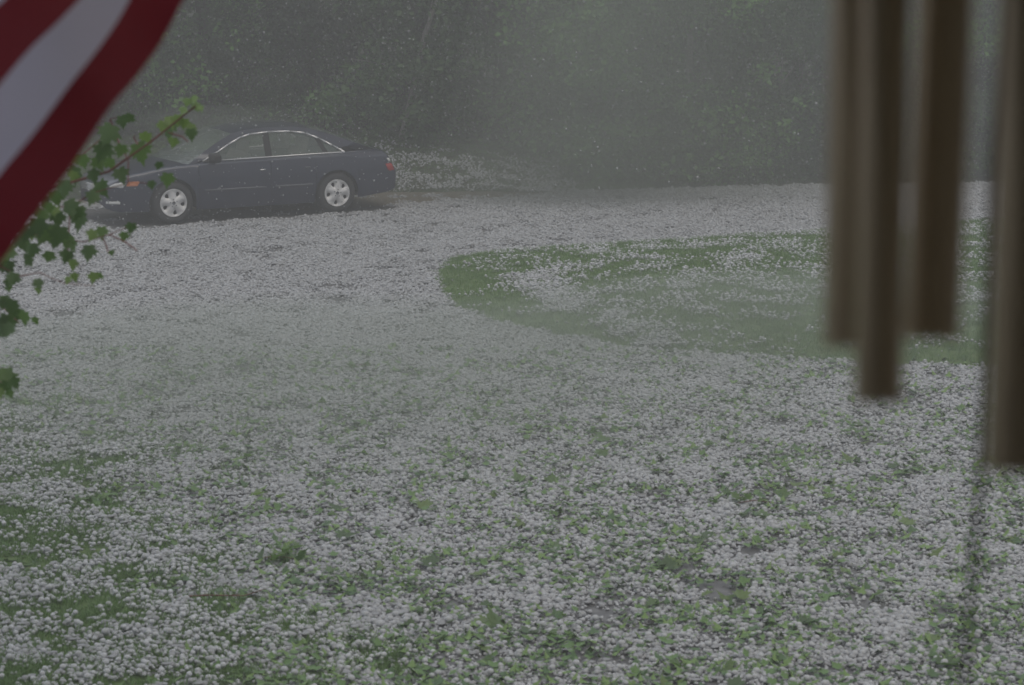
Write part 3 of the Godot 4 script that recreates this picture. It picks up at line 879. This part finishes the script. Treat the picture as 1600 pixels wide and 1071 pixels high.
func build_car() -> void:
	var car := thing("parked_car", "dark blue four-door saloon car parked behind the hail, chrome round its windows", "car", Vector3(-4.35, 0.0, -34.46), atan2(-0.473, -0.881))
	# stations along the body
	var xs := []
	for i in 62:
		xs.append(-2.4 + i * 0.0785)
	xs.append_array([-2.43, -2.415, -2.385, 2.42, 2.435, 2.44, 2.36, -0.96, -0.966, -0.2, -0.206, 0.98, 0.986])
	for a in AXLES:
		for k in 19:
			xs.append(a + ARCH * 1.0001 * cos(PI * k / 18.0))
	xs.sort()
	var rows := []
	for x in xs:
		if x <= 2.4401 and (rows.is_empty() or x - rows[-1][0].x > 0.0015):
			rows.append(car_row(x))
	var shell := start()
	var doors := [start(), start()]
	var spans := [[-0.2, 0.98], [-0.96, -0.206]]
	for i in rows.size() - 1:
		var mid: float = (rows[i][0].x + rows[i + 1][0].x) / 2.0
		var low := [rows[i].slice(0, 10), rows[i + 1].slice(0, 10)]
		var high := [rows[i].slice(9), rows[i + 1].slice(9)]
		sheet(shell, high)
		sheet(shell, mirror_z(high))
		var on := -1
		for k in 2:
			if mid > spans[k][0] and mid < spans[k][1]:
				on = k
		if on >= 0:
			sheet(doors[on], low)
		elif not (mid > -0.206 and mid < -0.2) and not (mid > 0.98 and mid < 0.986) and not (mid > -0.966 and mid < -0.96):
			sheet(shell, low)
			sheet(shell, mirror_z(low))
	for e in [0, rows.size() - 1]:
		var end: Array = rows[e]
		for i in end.size() - 1:
			var m := [end[i], end[i + 1], flip(end[i + 1], -1.0), flip(end[i], -1.0)]
			if e == 0:
				quad(shell, m[0], m[1], m[2], m[3])
			else:
				quad(shell, m[3], m[2], m[1], m[0])
	obj("body", done(shell), M.paint, car)
	for k in 2:
		var near := done(doors[k])
		var st := start()
		var keep := []
		for i in rows.size():
			if rows[i][0].x > spans[k][0] - 0.001 and rows[i][0].x < spans[k][1] + 0.001:
				keep.append(rows[i].slice(0, 10))
		sheet(st, mirror_z(keep))
		for side in 2:
			var d := obj("door", near if side == 0 else done(st), M.paint, car)
			st = start() if side == 1 else st
			var s := 1.0 if side == 0 else -1.0
			obj("side_moulding", car_patch(spans[k][0] + 0.02, spans[k][1] - 0.02, 0.475, 0.515, 0.012, s), M.moulding, d)
			var hx: float = spans[k][0] + 0.14
			obj("handle", car_patch(hx - 0.05, hx + 0.05, 0.758, 0.778, 0.025, s), M.moulding if side == 0 and k == 1 else M.chrome, d)
	# cabin
	for s in [1.0, -1.0]:
		var st := start()
		for i in CABIN.size() - 1:
			var a := flip(cabin_point(CABIN[i][0], CABIN[i][1]), s)
			var b := flip(cabin_point(CABIN[i + 1][0], CABIN[i + 1][1]), s)
			var c := flip(cabin_point(WINDOW[i + 1][0], WINDOW[i + 1][1]), s)
			var d := flip(cabin_point(WINDOW[i][0], WINDOW[i][1]), s)
			if s > 0:
				quad(st, a, b, c, d)
			else:
				quad(st, d, c, b, a)
		var lower := []
		for p in [[CABIN[0], [1.14, 0.83]], [WINDOW[0], [0.87, 0.83]], [WINDOW[-1], [-1.5, 0.83]], [CABIN[-1], [-2.02, 0.83]]]:
			lower.append([flip(cabin_point(p[0][0], p[0][1]), s), flip(cabin_point(p[1][0], p[1][1]), s)])
		sheet(st, lower)
		obj("pillars", done(st), M.paint, car)
		# panes
		var outline := PackedVector2Array()
		for p in WINDOW:
			outline.append(Vector2(p[0], p[1]))
		for cut in [[-0.16, 0.95], [-1.08, -0.27], [-1.6, -1.13]]:
			var slab := PackedVector2Array([Vector2(cut[0], 0.8), Vector2(cut[1], 0.8), Vector2(cut[1], 1.5), Vector2(cut[0], 1.5)])
			if cut[0] == -1.08:
				slab[0].x -= 0.12
				slab[3].x += 0.06
			if cut[0] == -1.6:
				slab[1].x -= 0.1
				slab[2].x += 0.08
			var piece := Geometry2D.intersect_polygons(outline, slab)
			if piece.is_empty():
				continue
			st = start()
			for k in Geometry2D.triangulate_polygon(piece[0]):
				st.add_vertex(flip(cabin_point(piece[0][k].x, piece[0][k].y, -0.006), s))
			obj("side_window", done(st), M.glass, car)
		# posts between the panes
		for post in [[-0.16, -0.27, -0.16, -0.27], [-1.17, -1.25, -1.01, -1.09]]:
			st = start()
			var yb := 0.9
			var yt := 1.318 if post[0] > -0.5 else 1.235
			quad(st, flip(cabin_point(post[0], yb, -0.003), s), flip(cabin_point(post[1], yb, -0.003), s), flip(cabin_point(post[3], yt, -0.003), s), flip(cabin_point(post[2], yt, -0.003), s))
			obj("window_post", done(st), M.black, car)
		st = start()
		var rail := []
		for p in WINDOW:
			rail.append(flip(cabin_point(p[0], p[1], 0.006), s))
		rail.append(rail[0])
		for i in rail.size() - 1:
			tube(st, [rail[i], rail[i + 1]], [0.017 if i < 10 else 0.014], 6)
		obj("chrome_trim", done(st), M.chrome, car)
		# mirror
		st = start()
		for f in icosphere(2):
			var pts := []
			for v in f:
				var e := Vector3(signf(v.x) * pow(absf(v.x), 0.6), signf(v.y) * pow(absf(v.y), 0.6), signf(v.z) * pow(absf(v.z), 0.6))
				pts.append(flip(Vector3(0.74 + e.x * 0.085, 0.99 + e.y * 0.075, -0.95 + e.z * 0.125), s))
			tri(st, pts[0], pts[1], pts[2])
		tube(st, [flip(Vector3(0.76, 0.92, -0.79), s), flip(Vector3(0.75, 0.95, -0.87), s)], [0.03, 0.025], 8)
		obj("wing_mirror", done(st), M.black, car)
	# roof and screens: arcs across the car
	var arcs := []
	for i in CABIN.size():
		var e := cabin_point(CABIN[i][0], CABIN[i][1])
		var arc := []
		var bulge: float = [0.24, 0.2, 0.15, 0.1, 0.04, 0.0, 0.0, -0.04, -0.07, -0.09, -0.1][i]
		var rise: float = [0.04, 0.04, 0.04, 0.042, 0.045, 0.048, 0.048, 0.045, 0.045, 0.04, 0.03][i]
		for k in 13:
			var q := -1.0 + k / 6.0
			arc.append(Vector3(e.x + bulge * (1.0 - q * q), e.y + rise * (1.0 - q * q), -e.z * q))
		arcs.append(arc)
	for part in [["windscreen", 0, 3, M.glass], ["roof", 3, 7, M.paint], ["rear_window", 7, 10, M.glass]]:
		var st := start()
		sheet(st, arcs.slice(part[1], part[2] + 1))
		obj(part[0], done(st), part[3], car)
	# lamps and the rest of the nose and tail
	for s in [1.0, -1.0]:
		var h := obj("headlight", car_patch(2.12, 2.35, 0.585, 0.68, 0.006, s, -0.08), M.clear_lamp, car)
		obj("indicator", car_patch(1.92, 2.115, 0.6, 0.7, 0.007, s, -0.06), M.amber_lamp, h)
		obj("fog_lamp", car_patch(2.2, 2.4, 0.335, 0.395, 0.006, s), M.clear_lamp, car)
		var tl := obj("tail_light", car_patch(-2.345, -2.2, 0.62, 0.765, 0.01, s, 0.06), M.red_lamp, car)
		obj("reversing_lamp", car_patch(-2.285, -2.225, 0.77, 0.845, 0.01, s, 0.04), M.clear_lamp, tl)
	var st3 := start()
	for k in 6:
		box(st3, Vector3(2.425, 0.5 + k * 0.02, -0.36), Vector3(2.455, 0.508 + k * 0.02, 0.36))
	obj("grille", done(st3), M.chrome, car)
	st3 = start(false)
	box(st3, Vector3(-2.2, 0.24, -0.58), Vector3(2.2, 0.6, 0.58))
	box(st3, Vector3(-0.9, 0.22, -0.84), Vector3(1.0, 0.5, 0.84))
	obj("underbody", done(st3), M.black, car)
	st3 = start()
	tube(st3, [Vector3(-2.42, 0.3, 0.5), Vector3(-1.9, 0.28, 0.5)], [0.03], 10)
	obj("exhaust_pipe", done(st3), M.chrome, car)
	for sx in [[0.25, -0.38], [0.25, 0.38], [-0.75, -0.38], [-0.75, 0.38]]:
		st3 = start()
		tube(st3, [Vector3(sx[0], 0.5, sx[1]), Vector3(sx[0] - 0.1, 0.85, sx[1]), Vector3(sx[0] - 0.16, 1.02, sx[1])], [0.24, 0.22, 0.18], 12)
		tube(st3, [Vector3(sx[0] - 0.17, 1.0, sx[1]), Vector3(sx[0] - 0.2, 1.2, sx[1])], [0.1, 0.11], 10)
		obj("seat", done(st3), M.seat, car)
	st3 = start()
	box(st3, Vector3(0.75, 0.7, -0.75), Vector3(1.05, 0.96, 0.75))
	obj("dashboard", done(st3), M.black, car)
	st3 = start()
	box(st3, Vector3(-1.75, 0.7, -0.75), Vector3(-1.2, 0.955, 0.75))
	obj("parcel_shelf", done(st3), M.black, car)
	# wheels
	var tyre := ring([[0.212, 0.03], [0.215, 0.0], [0.25, -0.012], [0.3, -0.004], [0.322, 0.03], [0.326, 0.11], [0.322, 0.18], [0.3, 0.21], [0.212, 0.2]])
	var lip := ring([[0.196, 0.05], [0.203, 0.004], [0.209, -0.006], [0.216, 0.0], [0.214, 0.04]])
	var barrel := ring([[0.0, 0.07], [0.1, 0.07], [0.2, 0.06], [0.205, 0.02]])
	var face := sector_face(true)
	st3 = start()
	for k in 5:
		var a := TAU * k / 5.0 + PI / 2.0 + PI / 5.0
		tube(st3, [Vector3(cos(a) * 0.055, sin(a) * 0.055, -0.012), Vector3(cos(a) * 0.055, sin(a) * 0.055, -0.022)], [0.009], 8)
	tube(st3, [Vector3(0, 0, -0.015), Vector3(0, 0, -0.026)], [0.026], 14)
	var nuts := done(st3)
	for a in AXLES:
		for s in [1.0, -1.0]:
			var w := Node3D.new()
			w.name = "wheel"
			car.add_child(w, true)
			w.position = Vector3(a, 0.33, -0.875 * s)
			w.rotation = Vector3(0, 0.0 if s > 0 else PI, 0.35 * a)
			obj("tyre", tyre, M.tyre, w)
			obj("rim", face, M.alloy, w)
			obj("rim_lip", lip, M.alloy, w)
			obj("barrel", barrel, M.black, w)
			obj("wheel_nuts", nuts, M.moulding, w).set_meta("kind", "stuff")
			var st := start()
			var rws := []
			for k in 19:
				var t := PI * k / 18.0
				rws.append([Vector3(a + cos(t) * ARCH, HUB + sin(t) * ARCH, -0.86 * s), Vector3(a + cos(t) * ARCH, HUB + sin(t) * ARCH, -0.56 * s)])
			sheet(st, rws)
			obj("wheel_well", done(st), M.black, car)

# ------------------------------------------------------------------ porch, flag and chimes
func build_porch() -> void:
	var p := thing("porch", "timber porch that the view looks out from, with the flag and chimes on it", "porch", Vector3(0, 0, 0))
	var st := start(false)
	box(st, Vector3(-5, 5.15, -2.3), Vector3(5, 5.25, 3.0))
	obj("roof", done(st), M.timber, p)
	st = start(false)
	box(st, Vector3(-5, 4.9, -1.75), Vector3(5, 5.146, -1.6))
	obj("beam", done(st), M.timber, p)
	st = start(false)
	box(st, Vector3(-5, 2.72, -1.75), Vector3(5, 2.85, 2.9))
	obj("floor", done(st), M.timber, p)
	st = start(false)
	box(st, Vector3(-5, -0.1, 2.9), Vector3(5, 5.15, 3.1))
	obj("house_wall", done(st), M.siding, p)
	st = start(false)
	box(st, Vector3(1.5, 2.85, -1.6), Vector3(1.62, 5.15, 2.9))
	obj("added_side_wall", done(st), M.siding, p)  # unseen wall, added to keep light off the right of the chimes
	for x in [-2.6, 2.6]:
		st = start(false)
		box(st, Vector3(x - 0.07, 0.0, -1.745), Vector3(x + 0.07, 4.9, -1.605))
		obj("post", done(st), M.timber, p)

func build_flag() -> void:
	var depth := 2.6
	# the hem, from the pole at the top down to the free end
	var hem := [Vector2(420, -230), Vector2(340, -95), Vector2(286, 0), Vector2(251, 67), Vector2(212, 121), Vector2(169, 172), Vector2(118, 251), Vector2(71, 314), Vector2(31, 368), Vector2(-2, 414), Vector2(-70, 500), Vector2(-170, 600), Vector2(-290, 700), Vector2(-420, 800)]
	var w1 := [75, 75, 76, 76, 74, 72, 78, 82, 84, 86, 88, 88, 88, 88]
	var w2 := [58, 60, 62, 66, 75, 84, 90, 96, 101, 104, 102, 98, 94, 90]
	var lines := []
	for k in 14:
		var line := []
		for j in hem.size():
			var off := 0.0
			if k >= 1:
				off += w1[j]
			if k >= 2:
				off += w2[j]
			if k >= 3:
				off += 84.0 * (k - 2)
			var p: Vector2 = hem[j] + Vector2(-0.80, -0.60) * off
			var d := depth + 0.05 * sin(j * 0.75 + k * 0.8) * smoothstep(-1.0, 5.0, j) + 0.02 * k
			line.append(seen(p.x, p.y, d))
		lines.append(line)
	var o := seen(420, -230, depth)
	var flag := thing("flag", "red and white striped flag hanging down beside the porch, out of focus", "flag", o)
	for k in 13:
		var from := 0
		if k >= 6:
			from = 5
		var st := start()
		var rws := []
		for j in range(from, hem.size()):
			for sub in (4 if j < hem.size() - 1 else 1):
				var row := []
				for m in 5:
					var q := m / 4.0
					var pts := []
					for jj in [j - 1, j, j + 1, j + 2]:
						var c := clampi(jj, 0, hem.size() - 1)
						pts.append((lines[k][c] as Vector3).lerp(lines[k + 1][c], q))
					row.append((pts[1] as Vector3).cubic_interpolate(pts[2], pts[0], pts[3], sub / 4.0) - o)
				rws.append(row)
		sheet(st, rws)
		obj("stripe", done(st), M.red_cloth if k % 2 == 0 else M.white_cloth, flag)
	var canton := start()
	var crow := []
	for j in 6:
		var row := []
		for k in range(6, 14):
			row.append(lines[k][j] - o)
		crow.append(row)
	sheet(canton, crow)
	obj("canton", done(canton), M.blue_cloth, flag)
	# the pole along the hoist, held by the porch beam
	var a: Vector3 = lines[0][0]
	var b: Vector3 = lines[13][0]
	var along := (b - a).normalized()
	var st2 := start()
	tube(st2, [Vector3(0.35, 5.0, -1.78), a + Vector3(0.0, 0.03, 0), b + along * 0.15], [0.013], 12)
	var pole := thing("flag_pole", "slim flag pole held on the beam of the porch above the flag", "pole", Vector3.ZERO)
	obj("shaft", done(st2), M.timber, pole)

func build_chimes() -> void:
	var c := thing("wind_chimes", "bronze tube wind chimes hanging close before the view, out of focus", "wind chimes", Vector3.ZERO)
	# top x, bottom x, bottom y (left edges), width, depth
	for t in [[1299, 1286, 543, 92, 1.24], [1346, 1334, 630, 76, 1.18], [1436, 1413, 530, 86, 1.2], [1568, 1539, 738, 92, 1.1], [1560, 1640, 900, 80, 1.3]]:
		var r: float = t[3] / 2.0 / LENS * t[4]
		var low := seen(t[1] + t[3] / 2.0, t[2], t[4])
		var at_top := seen(t[0] + t[3] / 2.0, 0, t[4])
		if t[3] == 80:
			at_top = low + Vector3(0.02, 0.3, -0.004)
		var dir := (at_top - low).normalized()
		var high := low + dir * ((4.8 - low.y) / dir.y)
		var st := start()
		var outer := []
		var n := 32
		for q in [[low, r - 0.0012], [low, r - 0.0004], [low + dir * 0.0006, r], [high, r], [high, r - 0.0015], [low, r - 0.0015]]:
			outer.append(q)
		var pts := []
		var rad := []
		for q in outer:
			pts.append(q[0])
			rad.append(q[1])
		var side := dir.cross(Vector3.FORWARD).normalized()
		var fwd := side.cross(dir)
		var rws := []
		for i in outer.size():
			var row := []
			for k in n + 1:
				var a := TAU * (k % n) / n
				row.append(pts[i] + (side * cos(a) + fwd * sin(a)) * rad[i])
			rws.append(row)
		sheet(st, rws)
		var tube_part := obj("chime_tube", done(st), M.bronze, c)
		var st2 := start()
		tube(st2, [high - dir * 0.01, Vector3(lerpf(high.x, 0.28, 0.25), 4.97, lerpf(high.z, -1.2, 0.3))], [0.001], 5)
		obj("string", done(st2), M.cord, tube_part)
	var st3 := start()
	tube(st3, [Vector3(0.28, 4.96, -1.2), Vector3(0.28, 4.985, -1.2)], [0.095], 24)
	tube(st3, [Vector3(0.28, 4.985, -1.2), Vector3(0.28, 5.15, -1.2)], [0.003], 6)
	obj("top_disc", done(st3), M.bronze, c)
	st3 = start()
	var pts4 := [Vector3(0.28, 4.96, -1.2)]
	for q in [[1569, 0], [1552, 250], [1541, 500], [1532, 740], [1519, 900], [1507, 1075], [1495, 1250]]:
		pts4.append(seen(q[0], q[1], 1.32))
	tube(st3, pts4, [0.0019], 8)
	obj("sail_cord", done(st3), M.cord, c)

func mist(label: String, where: Vector3, size: Vector3, density: float, lean := 0.0) -> void:
	# a bank of rain mist, densest in its middle and thinning outwards
	var bank := thing("mist", label, "mist", where, 0.0, "", "stuff")
	var m := FogMaterial.new()
	m.density = density
	m.albedo = Color(0.91, 0.97, 0.91)
	for k in 4:
		var f := FogVolume.new()
		f.name = "layer"
		f.shape = RenderingServer.FOG_VOLUME_SHAPE_ELLIPSOID
		f.size = size * [0.4, 0.62, 0.82, 1.0][k]
		f.position = Vector3(wobble.get_noise_1d(k * 31.0), wobble.get_noise_1d(k * 47.0) * 0.3, 0) * size.x * 0.12
		f.rotation.z = lean
		f.material = m
		bank.add_child(f, true)

# ------------------------------------------------------------------ everything
func _ready() -> void:
	rng.seed = 20240519
	wobble.seed = 4
	wobble.frequency = 0.12
	patchy.seed = 9
	patchy.frequency = 0.05
	patchy.fractal_octaves = 3
	# camera
	var cam := Camera3D.new()
	cam.name = "camera"
	var lens := CameraAttributesPhysical.new()
	lens.frustum_focal_length = 76.2
	lens.frustum_focus_distance = 50.0
	lens.exposure_aperture = 6.0
	cam.attributes = lens
	cam.keep_aspect = Camera3D.KEEP_HEIGHT
	cam.fov = 17.9
	cam.near = 0.05
	cam.far = 900.0
	add_child(cam)
	cam.position = EYE
	cam.rotation.x = -pitch
	cam.current = true
	# sky, air and light
	var sky := ProceduralSkyMaterial.new()
	sky.sky_top_color = Color(0.80, 0.82, 0.86)
	sky.sky_horizon_color = Color(0.74, 0.77, 0.80)
	sky.sky_curve = 0.15
	sky.ground_bottom_color = Color(0.3, 0.32, 0.3)
	sky.ground_horizon_color = Color(0.5, 0.52, 0.52)
	var env := Environment.new()
	env.background_mode = Environment.BG_SKY
	env.sky = Sky.new()
	env.sky.sky_material = sky
	env.tonemap_mode = Environment.TONE_MAPPER_LINEAR
	env.tonemap_exposure = 2.3
	env.fog_enabled = true
	env.fog_density = 0.013
	env.fog_light_color = Color(0.95, 0.96, 0.965)
	env.volumetric_fog_enabled = true
	env.volumetric_fog_density = 0.0
	env.sdfgi_enabled = true
	env.ssao_enabled = true
	env.ssil_enabled = true
	var world := WorldEnvironment.new()
	world.name = "world"
	world.environment = env
	add_child(world)
	var sun := DirectionalLight3D.new()
	sun.name = "sun"
	sun.light_energy = 0.2
	sun.light_angular_distance = 50.0
	sun.light_color = Color(1.0, 0.97, 0.93)
	sun.shadow_enabled = true
	sun.rotation_degrees = Vector3(-68, 25, 0)
	add_child(sun)
	materials()
	leaf_shapes = [maple_leaf(0.18, 0.1), maple_leaf(-0.22, 0.16), maple_leaf(0.42, 0.25), maple_leaf(-0.5, 0.05)]
	build_ground()
	build_porch()
	build_woods()
	build_car()
	build_maple()
	build_flag()
	build_chimes()
	build_hail()
	build_fallen()
	mist("pale shaft of driven rain and hail before the wood", Vector3(1.1, 1.3, -35.8), Vector3(4.6, 11.0, 3.6), 0.05, -0.22)
	mist("wide faint veil of rain before the wood beyond the island", Vector3(2.9, 0.8, -36.2), Vector3(7.5, 7.5, 3.6), 0.03, -0.15)
	mist("low pale mist where the driveway meets the wood", Vector3(0.6, 0.2, -36.2), Vector3(8.5, 2.6, 3.0), 0.03, 0.1)
	mist("low pale spray hanging over the near side of the grass island", Vector3(3.0, 0.1, -23.9), Vector3(8.5, 1.2, 5.5), 0.095)
	mist("thin spray of bouncing hail over the middle of the driveway", Vector3(-2.0, 0.1, -20.4), Vector3(12.0, 1.5, 9.0), 0.055)
	mist("spray of shattering hail on the roof of the car", Vector3(-4.6, 1.45, -34.4), Vector3(3.4, 0.6, 2.2), 0.045)
